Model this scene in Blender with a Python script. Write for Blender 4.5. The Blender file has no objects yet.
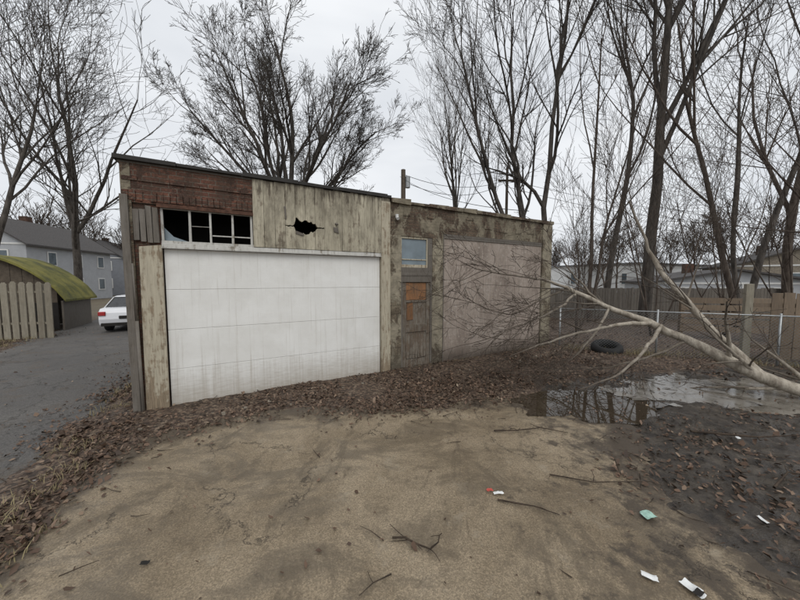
import bpy, math, random
import numpy as np
from mathutils import Vector, Matrix
random.seed(7); np.random.seed(7)
scene=bpy.context.scene
scene.view_settings.view_transform='Standard'
scene.view_settings.look='None'
scene.view_settings.exposure=0

# ---------------------------------------------------------------- materials
class NB:
    def __init__(s,name):
        s.m=bpy.data.materials.new(name); s.m.use_nodes=True
        s.nt=s.m.node_tree; s.b=s.nt.nodes['Principled BSDF']
    def put(s,sock,v):
        if isinstance(v,bpy.types.NodeSocket): s.nt.links.new(v,sock)
        elif isinstance(v,(tuple,list)) and len(v)==3 and sock.type=='RGBA': sock.default_value=(*v,1)
        else: sock.default_value=v
    def n(s,t): return s.nt.nodes.new(t)
    def co(s,scale=(1,1,1),kind='Object'):
        c=s.n('ShaderNodeTexCoord'); mp=s.n('ShaderNodeMapping')
        s.nt.links.new(c.outputs[kind],mp.inputs['Vector']); mp.inputs['Scale'].default_value=scale
        return mp.outputs[0]
    def xz(s,v):
        a=s.n('ShaderNodeSeparateXYZ'); s.put(a.inputs[0],v)
        c=s.n('ShaderNodeCombineXYZ'); s.put(c.inputs[0],a.outputs[0]); s.put(c.inputs[1],a.outputs[2]); s.put(c.inputs[2],a.outputs[1])
        return c.outputs[0]
    def sep(s,v,i):
        a=s.n('ShaderNodeSeparateXYZ'); s.put(a.inputs[0],v); return a.outputs[i]
    def noise(s,v,scale,detail=5,rough=.6,dist=0,col=False):
        t=s.n('ShaderNodeTexNoise'); s.put(t.inputs['Vector'],v)
        t.inputs['Scale'].default_value=scale;t.inputs['Detail'].default_value=min(detail,6)
        t.inputs['Roughness'].default_value=rough;t.inputs['Distortion'].default_value=dist
        return t.outputs[1 if col else 0]
    def vor(s,v,scale,feature='F1',out='Color',rnd=1):
        t=s.n('ShaderNodeTexVoronoi'); t.feature=feature; s.put(t.inputs['Vector'],v)
        t.inputs['Scale'].default_value=scale; t.inputs['Randomness'].default_value=rnd
        return t.outputs[out]
    def ramp(s,f,st,interp='LINEAR'):
        r=s.n('ShaderNodeValToRGB'); s.put(r.inputs[0],f); e=r.color_ramp.elements; r.color_ramp.interpolation=interp
        while len(e)<len(st): e.new(.5)
        for i,(p,c) in enumerate(st):
            e[i].position=p; e[i].color=(*c,1) if isinstance(c,(tuple,list)) else (c,c,c,1)
        return r.outputs[0]
    def mix(s,f,a,b,bl='MIX'):
        m=s.n('ShaderNodeMix'); m.data_type='RGBA'; m.blend_type=bl
        s.put(m.inputs[0],f); s.put(m.inputs[6],a); s.put(m.inputs[7],b); return m.outputs[2]
    def math(s,op,a,b=0.0,clamp=False):
        m=s.n('ShaderNodeMath'); m.operation=op; m.use_clamp=clamp
        s.put(m.inputs[0],a); s.put(m.inputs[1],b); return m.outputs[0]
    def vadd(s,a,b,k):
        m=s.n('ShaderNodeVectorMath'); m.operation='MULTIPLY_ADD'
        s.put(m.inputs[0],b); m.inputs[1].default_value=(k,k,k); s.put(m.inputs[2],a); return m.outputs[0]
    def attr(s,name='rnd'):
        a=s.n('ShaderNodeAttribute'); a.attribute_name=name; return a.outputs['Fac']
    def done(s,color,rough=.8,bump=None,bs=.5,bd=.01,spec=.3,metal=0):
        s.put(s.b.inputs['Base Color'],color); s.put(s.b.inputs['Roughness'],rough)
        s.b.inputs['Specular IOR Level'].default_value=spec; s.b.inputs['Metallic'].default_value=metal
        if bump is not None:
            b=s.n('ShaderNodeBump'); b.inputs['Strength'].default_value=bs; b.inputs['Distance'].default_value=bd
            s.put(b.inputs['Height'],bump); s.nt.links.new(b.outputs[0],s.b.inputs['Normal'])
        return s.m

def simple(name,c,rough=.7,var=.25,scale=6,spec=.3,metal=0):
    k=NB(name); v=k.co(); f=k.noise(v,scale,4)
    col=k.ramp(f,[(.3,tuple(x*(1-var) for x in c)),(.7,tuple(min(1,x*(1+var)) for x in c))])
    return k.done(col,rough,f,.3,.01,spec,metal)

def peel(name,paint,wood,thr=.5,sharp=.04,streak=(7,7,.8),dirt=.5,rough=.75,fine=9,base=0,grime=0):
    k=NB(name); v=k.co(); vs=k.co(streak)
    n1=k.noise(vs,3,8,.65); n2=k.noise(v,fine,8,.7); n3=k.noise(v,1.7,4)
    f=k.math('ADD',k.math('MULTIPLY',n1,.45),k.math('ADD',k.math('MULTIPLY',n2,.35),k.math('MULTIPLY',n3,.2)))
    if base:
        z=k.sep(v,2); f=k.math('ADD',f,k.math('MULTIPLY',k.ramp(z,[(0,1),(.45,0)]),base))
    mask=k.ramp(f,[(thr-sharp,0),(thr+sharp,1)])
    grain=k.noise(k.co((30,30,1.2)),4,6,.7)
    w=k.ramp(grain,[(.3,tuple(x*.45 for x in wood)),(.7,tuple(x*1.3 for x in wood))])
    p=k.mix(k.ramp(k.noise(vs,5,6),[(.35,dirt),(.65,0)]),paint,tuple(x*.55 for x in paint))
    c=k.mix(mask,p,w)
    if grime:
        g=k.noise(k.co((1.6,1.6,.7)),1.8,6,.72,.3); c=k.mix(k.ramp(g,[(.46,0),(.62,grime)]),c,(.09,.075,.052))
        z=k.math('DIVIDE',k.sep(v,2),4.0)
        e=k.math('ADD',k.ramp(z,[(.69,0),(.785,1)]),k.math('MULTIPLY',k.math('SUBTRACT',n1,.5),3)); c=k.mix(k.ramp(e,[(.55,0),(1.0,.75)]),c,(.075,.06,.042))
    r=k.attr(); c=k.mix(.5,c,k.mix(r,(.45,.42,.4),(1,1,1)),'MULTIPLY')
    h=k.math('SUBTRACT',k.math('MULTIPLY',grain,.5),k.math('MULTIPLY',mask,.4))
    return k.done(c,rough,h,.6,.006)

def brick(name,c1,c2,mort,bw=.17,bh=.055,cover=None,cthr=.5,stain=.6,base=0):
    k=NB(name); v=k.xz(k.co())
    vd=k.vadd(v,k.noise(v,9,3,col=True),.006)
    t=k.n('ShaderNodeTexBrick'); k.put(t.inputs['Vector'],vd)
    for nme,val in (('Scale',1),('Mortar Size',.006),('Brick Width',bw),('Row Height',bh),('Mortar Smooth',.3),('Bias',0)):
        t.inputs[nme].default_value=val
    k.put(t.inputs['Color1'],c1);k.put(t.inputs['Color2'],c2);k.put(t.inputs['Mortar'],mort)
    n=k.noise(v,5,8,.7); n2=k.noise(v,40,4,.6)
    c=k.mix(.7,t.outputs[0],k.ramp(n2,[(.3,.45),(.7,1.2)]),'MULTIPLY')
    m=k.ramp(n,[(.42,stain),(.62,0)]); c=k.mix(m,c,(.05,.035,.025))
    h=k.math('SUBTRACT',k.math('MULTIPLY',n2,.3),t.outputs[1])
    if cover:
        f=k.noise(k.xz(k.co((1.3,1,.8))),2.6,10,.72,.5)
        mk=k.ramp(f,[(cthr-.03,0),(cthr+.03,1)])
        cc=k.mix(k.ramp(k.noise(v,7,8,.75),[(.35,.85),(.65,0)]),cover,tuple(x*.42 for x in cover))
        c=k.mix(mk,c,cc); h=k.math('ADD',k.math('MULTIPLY',h,.5),mk)
    if base:
        z=k.sep(v,1); d=k.math('ADD',k.ramp(z,[(0,1),(.6,0)]),k.math('SUBTRACT',n,.5)); c=k.mix(k.ramp(d,[(.2,0),(.8,base)]),c,(.06,.048,.035))
    return k.done(c,.9,h,.8,.008)

MAT={}
MAT['brick']=brick('weathered_brick',(.15,.066,.044),(.095,.048,.034),(.13,.105,.08),stain=.8)
MAT['brickr']=brick('rusty_brick',(.18,.078,.05),(.115,.052,.037),(.17,.14,.11),cover=(.085,.052,.038),cthr=.56,stain=.72)
MAT['blockwall']=brick('stained_block_wall',(.24,.20,.14),(.18,.15,.105),(.13,.11,.08),bw=.32,bh=.155,cover=(.33,.29,.215),cthr=.47,stain=.7,base=.8)
MAT['darkbrick']=brick('dark_stained_brick',(.17,.125,.085),(.13,.085,.06),(.12,.10,.075),cover=(.25,.215,.155),cthr=.49,stain=.85)
MAT['cream']=peel('peeling_cream_paint',(.50,.455,.345),(.25,.21,.155),.55,.03,dirt=.6,grime=.55)
MAT['creampost']=peel('peeling_cream_post',(.49,.44,.335),(.28,.22,.15),.54,.03,(10,10,1.0),.55,base=.14)
MAT['whitetrim']=peel('white_trim_paint',(.58,.57,.53),(.3,.27,.22),.56,.03,dirt=.4)
MAT['greywood']=peel('weathered_grey_wood',(.21,.19,.165),(.16,.14,.115),.5,.1,dirt=.55)
MAT['fencewood']=peel('weathered_fence_wood',(.33,.30,.235),(.25,.22,.165),.5,.1,(5,5,.5),.6)
MAT['tanwood']=peel('tan_fence_wood',(.26,.195,.135),(.20,.16,.12),.52,.1,dirt=.5)
MAT['doorwood']=peel('peeling_door',(.24,.21,.17),(.17,.13,.095),.5,.03,(14,14,1.4),.7)
MAT['orangewood']=peel('exposed_orange_wood',(.29,.145,.068),(.20,.12,.07),.52,.05,(14,14,1.5),.7)
MAT['black']=simple('tar_coping',(.035,.033,.03),.8)
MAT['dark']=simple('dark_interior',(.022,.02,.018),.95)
MAT['rubber']=simple('tyre_rubber',(.02,.02,.02),.75)
MAT['metal']=simple('galvanised_metal',(.33,.34,.34),.45,.2,20,.5,.6)
MAT['conc']=simple('old_concrete',(.22,.19,.15),.9,.35,9)
MAT['roof']=simple('asphalt_shingle',(.075,.07,.068),.9,.3,14)
MAT['siding']=simple('pale_siding',(.36,.37,.385),.7,.08,3)
MAT['siding2']=simple('grey_siding',(.20,.21,.23),.7,.1,3)
MAT['whitebld']=simple('white_building',(.55,.56,.56),.7,.08,2)
MAT['trimw']=simple('white_trim',(.62,.62,.6),.6,.06,4)
MAT['pole']=simple('utility_pole_wood',(.10,.08,.06),.9,.3,9)
MAT['carpaint']=simple('white_car_paint',(.68,.69,.71),.25,.03,2,.6)
MAT['red']=simple('red_lens',(.35,.02,.02),.3,.1,5,.5)
MAT['paper']=simple('litter_paper',(.68,.69,.68),.7,.12,30)
MAT['greenplate']=simple('green_litter',(.30,.46,.39),.5,.3,25)
MAT['redlitter']=simple('red_litter',(.45,.08,.06),.6,.2,20)

def glassmat(name,c,r=.12):
    k=NB(name); v=k.co(); n=k.noise(v,4,5)
    return k.done(k.ramp(n,[(.3,tuple(x*.6 for x in c)),(.7,c)]),k.ramp(n,[(.3,r),(.7,r*2.2)]),n,.05,.01,.7)
MAT['glass']=glassmat('window_glass',(.10,.13,.15))
MAT['carglass']=glassmat('car_glass',(.03,.035,.04),.06)
MAT['bluepane']=glassmat('dusty_blue_pane',(.20,.25,.28),.3)

# garage door
k=NB('garage_door_paint'); v=k.co(); z=k.sep(v,2)
n=k.noise(v,2.2,8,.65); n2=k.noise(k.co((1,1,6)),9,6,.6)
base=k.mix(k.ramp(n,[(.35,.45),(.62,0)]),(.74,.735,.705),(.57,.555,.51))
drip=k.noise(k.co((16,1,.5)),1.5,6,.7)
low=k.math('ADD',k.math('MULTIPLY',z,-1.1),k.math('ADD',k.math('MULTIPLY',n2,.5),k.math('MULTIPLY',drip,.7)))
c=k.mix(k.ramp(low,[(.0,0),(.55,.7)]),base,(.30,.255,.195))
c=k.mix(k.ramp(drip,[(.55,0),(.70,.42)]),c,(.43,.395,.335))
sp=k.ramp(k.noise(v,26,6,.75),[(.66,0),(.73,.55)]); c=k.mix(sp,c,(.38,.34,.28))
MAT['gdoor']=k.done(c,.5,k.math('ADD',n2,k.math('MULTIPLY',n,4)),.18,.006,.3)

# plywood
k=NB('weathered_plywood'); v=k.co(); n=k.noise(k.co((1,1,.5)),2.2,8,.7); g=k.noise(k.co((9,9,.7)),4,7,.7); n3=k.noise(v,14,7,.8)
c=k.ramp(n,[(.32,(.20,.16,.132)),(.5,(.32,.265,.222)),(.7,(.41,.35,.30))])
c=k.mix(.5,c,k.ramp(g,[(.35,.58),(.65,1.15)]),'MULTIPLY')
c=k.mix(k.ramp(n3,[(.54,0),(.62,.65)]),c,(.45,.405,.355))
c=k.mix(k.ramp(n3,[(.36,.55),(.44,0)]),c,(.17,.138,.11))
z=k.sep(v,2); c=k.mix(k.ramp(k.math('ADD',k.ramp(z,[(0,1),(.5,0)]),k.math('SUBTRACT',n3,.5)),[(.25,0),(.8,.8)]),c,(.07,.055,.042))
c=k.mix(.35,c,k.mix(k.attr(),(.75,.75,.75),(1,1,1)),'MULTIPLY')
MAT['ply']=k.done(c,.85,g,.4,.005)

# bark
def bark(name,a,b,sc=8,thin=None):
    k=NB(name); v=k.co((1,1,.25)); n=k.noise(v,sc,4,.7)
    c=k.ramp(n,[(.35,a),(.65,b)])
    if thin:
        r=k.attr('rad'); c=k.mix(k.ramp(r,[(thin[1],0),(thin[2],1)]),thin[0],c)
    return k.done(c,.9,n,.8,.03)
MAT['bark']=bark('grey_bark',(.04,.034,.029),(.12,.105,.09),9)
MAT['bark2']=bark('brown_bark',(.05,.037,.029),(.13,.105,.085),9)
MAT['deadbark']=bark('bleached_dead_wood',(.19,.16,.125),(.44,.395,.325),12,((.075,.058,.045),.006,.03))
MAT['twig']=bark('dark_twigs',(.03,.022,.016),(.07,.05,.035),12)
MAT['drygrass']=bark('dry_grass_blades',(.16,.13,.07),(.30,.25,.14),3)

# leaves
k=NB('dead_leaves'); r=k.attr()
c=k.ramp(r,[(0,(.04,.026,.018)),(.35,(.09,.056,.037)),(.6,(.145,.092,.062)),(.85,(.23,.165,.115)),(1,(.36,.29,.21))])
MAT['leaf']=k.done(c,.6,None,spec=.3)

# ground
k=NB('leafy_mud_ground'); v=k.co(); vd=k.vadd(v,k.noise(v,24,2,col=True),.035)
cell=k.vor(vd,34); cv=k.sep(cell,0); cell2=k.sep(k.vor(vd,71),1)
leafc=k.ramp(cv,[(0,(.034,.024,.017)),(.4,(.075,.049,.034)),(.75,(.125,.085,.058)),(1,(.20,.15,.105))])
leafc=k.mix(.5,leafc,k.ramp(cell2,[(0,.3),(1,1.3)]),'MULTIPLY')
mn=k.noise(v,7,8,.72)
mud=k.ramp(mn,[(.3,(.018,.0145,.012)),(.5,(.043,.035,.027)),(.72,(.10,.082,.062))])
mf=k.attr('mud'); big=k.noise(v,1.9,5,.7)
mm=k.ramp(k.math('ADD',mf,k.math('MULTIPLY',k.math('SUBTRACT',big,.5),1.6)),[(.38,0),(.62,1)])
c=k.mix(mm,leafc,mud)
far=k.attr('far'); fc=k.ramp(k.noise(v,.6,5,.7),[(.3,(.09,.065,.045)),(.55,(.13,.105,.065)),(.75,(.12,.12,.06))])
c=k.mix(far,c,fc)
wet=k.mix(mm,(.75,.75,.75),k.ramp(k.noise(v,3,4),[(.4,.18),(.6,.6)]))
MAT['ground']=k.done(c,wet,k.math('ADD',k.math('MULTIPLY',cv,.5),mn),.9,.022,.42)

# slab
k=NB('wet_tan_concrete'); v=k.co(); n=k.noise(v,.75,6,.68,.4); f=k.noise(v,80,4,.8); md=k.noise(v,3.2,6,.75); g=k.sep(k.vor(v,150),0)
c=k.ramp(n,[(.30,(.135,.102,.065)),(.44,(.205,.160,.105)),(.58,(.275,.220,.150)),(.74,(.235,.200,.150))])
c=k.mix(.45,c,k.ramp(f,[(.35,.55),(.65,1.35)]),'MULTIPLY')
c=k.mix(.55,c,k.ramp(g,[(0,.5),(.5,.95),(1,1.6)]),'MULTIPLY')
c=k.mix(k.ramp(md,[(.53,0),(.67,.6)]),c,(.105,.082,.055))
c=k.mix(k.ramp(md,[(.30,.5),(.43,0)]),c,(.33,.285,.215))
st_=k.noise(k.co((1,2.2,1)),1.1,6,.7,.6); c=k.mix(k.ramp(st_,[(.50,0),(.58,.5),(.64,.62)]),c,(.10,.08,.056))
wt=k.noise(k.co((1.4,.7,1)),.9,6,.75,1.2); c=k.mix(k.ramp(wt,[(.40,.55),(.46,0)]),c,(.095,.074,.05))
x=k.sep(v,0); y=k.sep(v,1)
mudf=k.math('ADD',k.math('MULTIPLY',k.math('SUBTRACT',x,1.50),.45),k.math('MULTIPLY',k.math('SUBTRACT',md,.5),3.6))
c=k.mix(k.ramp(mudf,[(.05,0),(.4,.8)]),c,(.055,.043,.032))
edge=k.attr('edge'); ef=k.math('ADD',edge,k.math('MULTIPLY',k.math('SUBTRACT',md,.5),2.2))
c=k.mix(k.ramp(ef,[(.5,0),(.95,.8)]),c,(.065,.05,.036))
vc=k.vadd(v,k.noise(v,2.2,6,.7,col=True),.9)
cr=k.vor(vc,.5,'DISTANCE_TO_EDGE','Distance')
crm=k.ramp(cr,[(.0,.9),(.006,0)]); brk=k.ramp(k.noise(v,1.1,3),[(.46,0),(.54,1)])
crm=k.math('MULTIPLY',crm,brk)
c=k.mix(crm,c,(.035,.026,.018))
rg=k.ramp(st_,[(.42,.75),(.58,.36)])
MAT['slab']=k.done(c,rg,k.math('SUBTRACT',k.math('ADD',k.math('MULTIPLY',f,.6),k.math('MULTIPLY',g,.4)),crm),.7,.006,.4)

# asphalt
k=NB('old_asphalt'); v=k.co(); n=k.noise(v,.9,6,.7); f=k.noise(v,70,4,.8); g=k.sep(k.vor(v,90),0)
c=k.ramp(n,[(.3,(.068,.064,.060)),(.6,(.115,.108,.100)),(.75,(.155,.147,.135))])
c=k.mix(.6,c,k.ramp(f,[(.3,.4),(.7,1.5)]),'MULTIPLY'); c=k.mix(.5,c,k.ramp(g,[(0,.5),(1,1.6)]),'MULTIPLY')
vc=k.vadd(v,k.noise(v,2,6,.7,col=True),.7)
crm=k.ramp(k.vor(vc,.8,'DISTANCE_TO_EDGE','Distance'),[(0,.8),(.012,0)])
c=k.mix(crm,c,(.02,.018,.016))
c=k.mix(k.ramp(k.noise(v,2.5,6,.75),[(.53,0),(.66,.65)]),c,(.10,.077,.055))
MAT['asphalt']=k.done(c,k.ramp(n,[(.3,.5),(.6,.85)]),f,.6,.008,.35)

k=NB('puddle_water'); v=k.co(); n=k.noise(v,5,3)
k.b.inputs['IOR'].default_value=1.33
MAT['water']=k.done((.040,.030,.020),.03,n,.03,.01,.5)
k=NB('wet_concrete_film'); v=k.co(); n=k.noise(v,5,6,.7)
MAT['wetfilm']=k.done(k.ramp(n,[(.3,(.09,.08,.066)),(.7,(.23,.21,.18))]),k.ramp(n,[(.4,.06),(.65,.22)]),n,.08,.01,.8)

k=NB('mossy_tarp_roof'); v=k.co(); n=k.noise(v,1.6,6,.7)
c=k.ramp(n,[(.3,(.05,.05,.03)),(.45,(.115,.115,.035)),(.62,(.21,.19,.05)),(.8,(.15,.135,.08))])
MAT['moss']=k.done(c,.9,n,.6,.05)

# ---------------------------------------------------------------- mesh helpers
def mk(name,V,F,mat,parent=None,attrs=None,smooth=False,loc=None):
    V=np.asarray(V,dtype=np.float32); me=bpy.data.meshes.new(name)
    if isinstance(F,np.ndarray): groups=[F]
    else: groups=F
    groups=[np.asarray(g,dtype=np.int32) for g in groups if len(g)]
    me.vertices.add(len(V)); me.vertices.foreach_set('co',V.ravel())
    loops=np.concatenate([g.ravel() for g in groups]); me.loops.add(len(loops))
    me.loops.foreach_set('vertex_index',loops)
    starts=[];o=0
    for g in groups:
        starts.append(np.arange(len(g),dtype=np.int32)*g.shape[1]+o); o+=g.size
    starts=np.concatenate(starts); me.polygons.add(len(starts)); me.polygons.foreach_set('loop_start',starts)
    me.update(calc_edges=True)
    if smooth: me.polygons.foreach_set('use_smooth',np.ones(len(starts),dtype=bool))
    for an,av in (attrs or {}).items():
        a=me.attributes.new(an,'FLOAT','POINT'); a.data.foreach_set('value',np.asarray(av,dtype=np.float32))
    me.materials.append(mat)
    ob=bpy.data.objects.new(name,me); scene.collection.objects.link(ob)
    if parent: ob.parent=parent
    if loc: ob.location=loc
    return ob

def empty(name,loc=(0,0,0),rz=0,scale=1):
    e=bpy.data.objects.new(name,None); scene.collection.objects.link(e)
    e.location=loc; e.rotation_euler=(0,0,rz); e.scale=(scale,)*3; e.empty_display_size=.3
    return e

class MB:
    def __init__(s): s.V=[];s.F=[];s.R=[];s.T=[]
    def box(s,x0,x1,y0,y1,z0,z1,j=0,r=None):
        r=random.random() if r is None else r
        b=len(s.V)
        for z in (z0,z1):
            for x,y in ((x0,y0),(x1,y0),(x1,y1),(x0,y1)):
                s.V.append((x+random.uniform(-j,j),y+random.uniform(-j,j)*.4,z+random.uniform(-j,j))); s.R.append(r)
        s.F+=[(b,b+3,b+2,b+1),(b+4,b+5,b+6,b+7),(b,b+1,b+5,b+4),(b+1,b+2,b+6,b+5),(b+2,b+3,b+7,b+6),(b+3,b,b+4,b+7)]
    def hexa(s,pts,r=None):
        r=random.random() if r is None else r
        b=len(s.V); s.V+=list(pts); s.R+=[r]*8
        s.F+=[(b,b+3,b+2,b+1),(b+4,b+5,b+6,b+7),(b,b+1,b+5,b+4),(b+1,b+2,b+6,b+5),(b+2,b+3,b+7,b+6),(b+3,b,b+4,b+7)]
    def prism(s,poly,y0,y1,r=None):
        r=random.random() if r is None else r
        b=len(s.V); n=len(poly)
        s.V+=[(p[0],y0,p[1]) for p in poly]+[(p[0],y1,p[1]) for p in poly]; s.R+=[r]*(2*n)
        for i in range(n):
            j=(i+1)%n; s.F.append((b+i,b+j,b+n+j,b+n+i))
        s.T.append(tuple(b+i for i in range(n))[::-1]); s.T.append(tuple(b+n+i for i in range(n)))
    def cyl(s,p0,p1,r0,r1=None,sides=10,r=None):
        r1=r0 if r1 is None else r1; r=random.random() if r is None else r
        p0=Vector(p0);p1=Vector(p1);d=(p1-p0).normalized()
        ref=Vector((1,0,0)) if abs(d.x)<.8 else Vector((0,1,0))
        u=d.cross(ref).normalized();w=d.cross(u); b=len(s.V)
        for p,q in ((p0,r0),(p1,r1)):
            for i in range(sides):
                a=2*math.pi*i/sides; s.V.append(tuple(p+u*math.cos(a)*q+w*math.sin(a)*q)); s.R.append(r)
        for i in range(sides):
            j=(i+1)%sides; s.F.append((b+i,b+j,b+sides+j,b+sides+i))
        s.T.append(tuple(b+i for i in range(sides))[::-1]); s.T.append(tuple(b+sides+i for i in range(sides)))
    def build(s,name,mat,parent=None,bevel=0,smooth=False):
        me=bpy.data.meshes.new(name); me.from_pydata(s.V,[],list(s.F)+list(s.T)); me.update()
        a=me.attributes.new('rnd','FLOAT','POINT'); a.data.foreach_set('value',np.array(s.R,dtype=np.float32))
        me.materials.append(mat); ob=bpy.data.objects.new(name,me); scene.collection.objects.link(ob)
        if parent: ob.parent=parent
        if bevel:
            m=ob.modifiers.new('b','BEVEL'); m.width=bevel; m.segments=2; m.limit_method='ANGLE'
        if smooth:
            me.polygons.foreach_set('use_smooth',np.ones(len(me.polygons),dtype=bool))
        return ob

# ---------------------------------------------------------------- numpy noise
_lat=np.random.RandomState(3).rand(256,256)
def vn(x,y):
    xi=np.floor(x).astype(int);yi=np.floor(y).astype(int);fx=x-xi;fy=y-yi
    fx=fx*fx*(3-2*fx);fy=fy*fy*(3-2*fy)
    g=lambda a,b:_lat[a%256,b%256]
    return (g(xi,yi)*(1-fx)+g(xi+1,yi)*fx)*(1-fy)+(g(xi,yi+1)*(1-fx)+g(xi+1,yi+1)*fx)*fy
def fbm(x,y,o=5):
    s=0;a=.5;t=0
    for i in range(o):
        s=s+a*vn(x*2**i+i*17.3,y*2**i+i*9.1); t+=a; a*=.55
    return s/t
def sdpoly(x,y,P):
    P=np.array(P,float); d=np.full(x.shape,1e9); ins=np.zeros(x.shape,bool)
    n=len(P)
    for i in range(n):
        a=P[i];b=P[(i+1)%n]; e=b-a
        wx=x-a[0];wy=y-a[1]; t=np.clip((wx*e[0]+wy*e[1])/(e@e),0,1)
        d=np.minimum(d,(wx-e[0]*t)**2+(wy-e[1]*t)**2)
        c=((a[1]>y)!=(b[1]>y)) & (x < (b[0]-a[0])*(y-a[1])/((b[1]-a[1]) if b[1]!=a[1] else 1e-9)+a[0])
        ins^=c
    d=np.sqrt(d); return np.where(ins,-d,d)
def ss(t): t=np.clip(t,0,1); return t*t*(3-2*t)

# ---------------------------------------------------------------- layout
ANG=math.radians(28.7); U=np.array([math.cos(ANG),math.sin(ANG)]); W=np.array([-math.sin(ANG),math.cos(ANG)])
O=np.array([-2.988,3.827])
def st(s,t): p=O+U*s+W*t; return (float(p[0]),float(p[1]))
def to_st(x,y): return ((x-O[0])*U[0]+(y-O[1])*U[1],(x-O[0])*W[0]+(y-O[1])*W[1])
SLAB=[(-3.1,-3),(-2.22,1.49),(-2.42,1.86),(-2.56,2.2),(-2.62,2.71),(-2.50,3.12),(-2.12,3.44),(-1.27,3.68),(-.3,3.74),(.3,3.82),(1.0,3.98),(1.9,4.08),
      (2.5,3.75),(2.45,3.3),(2.24,3.0),(2.0,2.6),(1.95,2.2),(2.0,1.86),(2.1,1.6),(2.3,1.3),(2.6,-3)]
ALLEY=[st(-.98,-9),st(-.98,60),st(-4.1,60),st(-4.1,9),st(-4.4,-9)]
PUD=[(2.65,4.08,1.02,.52,.1),(5.45,4.35,1.85,.66,-.10)]
def pud(x,y):
    o=np.full(np.shape(x),9.)
    for cx,cy,rx,ry,a in PUD:
        dx=x-cx;dy=y-cy; u=dx*math.cos(a)+dy*math.sin(a); w=-dx*math.sin(a)+dy*math.cos(a)
        o=np.minimum(o,np.sqrt((u/rx)**2+(w/ry)**2))
    return o+(fbm(x*2.2,y*2.2,4)-.5)*1.0
def height(x,y):
    nz=fbm(x*1.6+40,y*1.6+11,5)-.5; nf=fbm(x*9+4,y*9+1,3)-.5
    d=np.minimum(sdpoly(x,y,SLAB),sdpoly(x,y,ALLEY))+nz*.5+nf*.12
    out=ss((d+.02)/.3)
    h=-.03+.045*out
    h=h+out*(fbm(x*6,y*6,4)-.5)*.05+out*nz*.04
    s,t=to_st(x,y)
    h=h+.05*out*ss(1-np.abs(t+.15)/.6)*((s>-1)&(s<8.2))
    h=h+.05*out*ss((x-2.0)/1)*(fbm(x*2.5+5,y*2.5,5)-.5)*2
    h=h+.03*out*ss((x-2.0)/1)*(fbm(x*11+5,y*11,3)-.5)*2
    p=pud(x,y); h=np.where(p<1.25,h*ss((p-.95)/.3)+(-.035)*(1-ss((p-.8)/.3)),h)
    far=ss((np.hypot(x,y-4)-9)/4)
    return h*(1-far)+(-.02)*far

def axis(lo,hi,step,L,H,g=1.06):
    a=list(np.arange(lo,hi,step)); s=step; v=a[-1]
    while v<H: s*=g; v+=s; a.append(v)
    s=step; v=a[0]; pre=[]
    while v>L: s*=g; v-=s; pre.append(v)
    return np.array(pre[::-1]+a)
xs=axis(-6,7,.036,-600,600); ys=axis(.9,7.2,.036,-120,700)
X,Y=np.meshgrid(xs,ys); Z=height(X,Y)
nx,ny=len(xs),len(ys); idx=np.arange(nx*ny).reshape(ny,nx)
F=np.stack([idx[:-1,:-1],idx[:-1,1:],idx[1:,1:],idx[1:,:-1]],-1).reshape(-1,4)
mudw=ss((X-1.6)/1.0)*ss((5.6-Y+ (X-3)*.2)/1.6)*.9+.2
farw=ss((np.hypot(X,Y)-14)/12)
mk('ground',np.stack([X,Y,Z],-1).reshape(-1,3),F,MAT['ground'],attrs={'mud':mudw.ravel(),'far':farw.ravel()},smooth=True)

def sheet(name,poly,margin,z,mat,step=.06):
    P=np.array(poly); x0,y0=P.min(0)-margin; x1,y1=P.max(0)+margin
    xs=np.arange(x0,x1+step,step);ys=np.arange(y0,y1+step,step); X,Y=np.meshgrid(xs,ys)
    d=sdpoly(X,Y,poly); ok=(d<margin); nx=len(xs);ny=len(ys); idx=np.arange(nx*ny).reshape(ny,nx)
    c=ok[:-1,:-1]&ok[:-1,1:]&ok[1:,1:]&ok[1:,:-1]
    F=np.stack([idx[:-1,:-1],idx[:-1,1:],idx[1:,1:],idx[1:,:-1]],-1)[c]
    used=np.unique(F); remap=np.full(nx*ny,-1); remap[used]=np.arange(len(used))
    V=np.stack([X,Y,np.full_like(X,z)],-1).reshape(-1,3)[used]; e=ss((d+.4)/.5).ravel()[used]
    return mk(name,V,remap[F],mat,attrs={'edge':e},smooth=True)
sheet('concrete_driveway',SLAB,.28,0,MAT['slab'],.05)
P=[st(-.80,-9),st(-.80,60),st(-4.3,60),st(-4.6,-9)]
me=bpy.data.meshes.new('alley_road'); me.from_pydata([(p[0],p[1],-.002) for p in P],[],[(0,1,2,3)]); me.materials.append(MAT['asphalt'])
ob=bpy.data.objects.new('alley_road',me); scene.collection.objects.link(ob)
for i,(cx,cy,rx,ry,a) in enumerate(PUD):
    n=96; V=[]
    for q in range(n):
        t=2*math.pi*q/n; k_=1.22
        if i==0: k_=1.08
        u=rx*k_*math.cos(t);w=ry*k_*math.sin(t)
        x=cx+u*math.cos(a)-w*math.sin(a);y=cy+u*math.sin(a)+w*math.cos(a)
        q2=1+ (float(fbm(np.array([x*3.]),np.array([y*3.]),4)[0])-.5)*.9
        V.append((cx+(x-cx)*q2,cy+(y-cy)*q2,.005 if i==0 else .010))
    me=bpy.data.meshes.new('puddle'); me.from_pydata(V,[],[tuple(range(n))]); me.materials.append(MAT['water'] if i==0 else MAT['wetfilm'])
    ob=bpy.data.objects.new('puddle',me); scene.collection.objects.link(ob)

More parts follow.
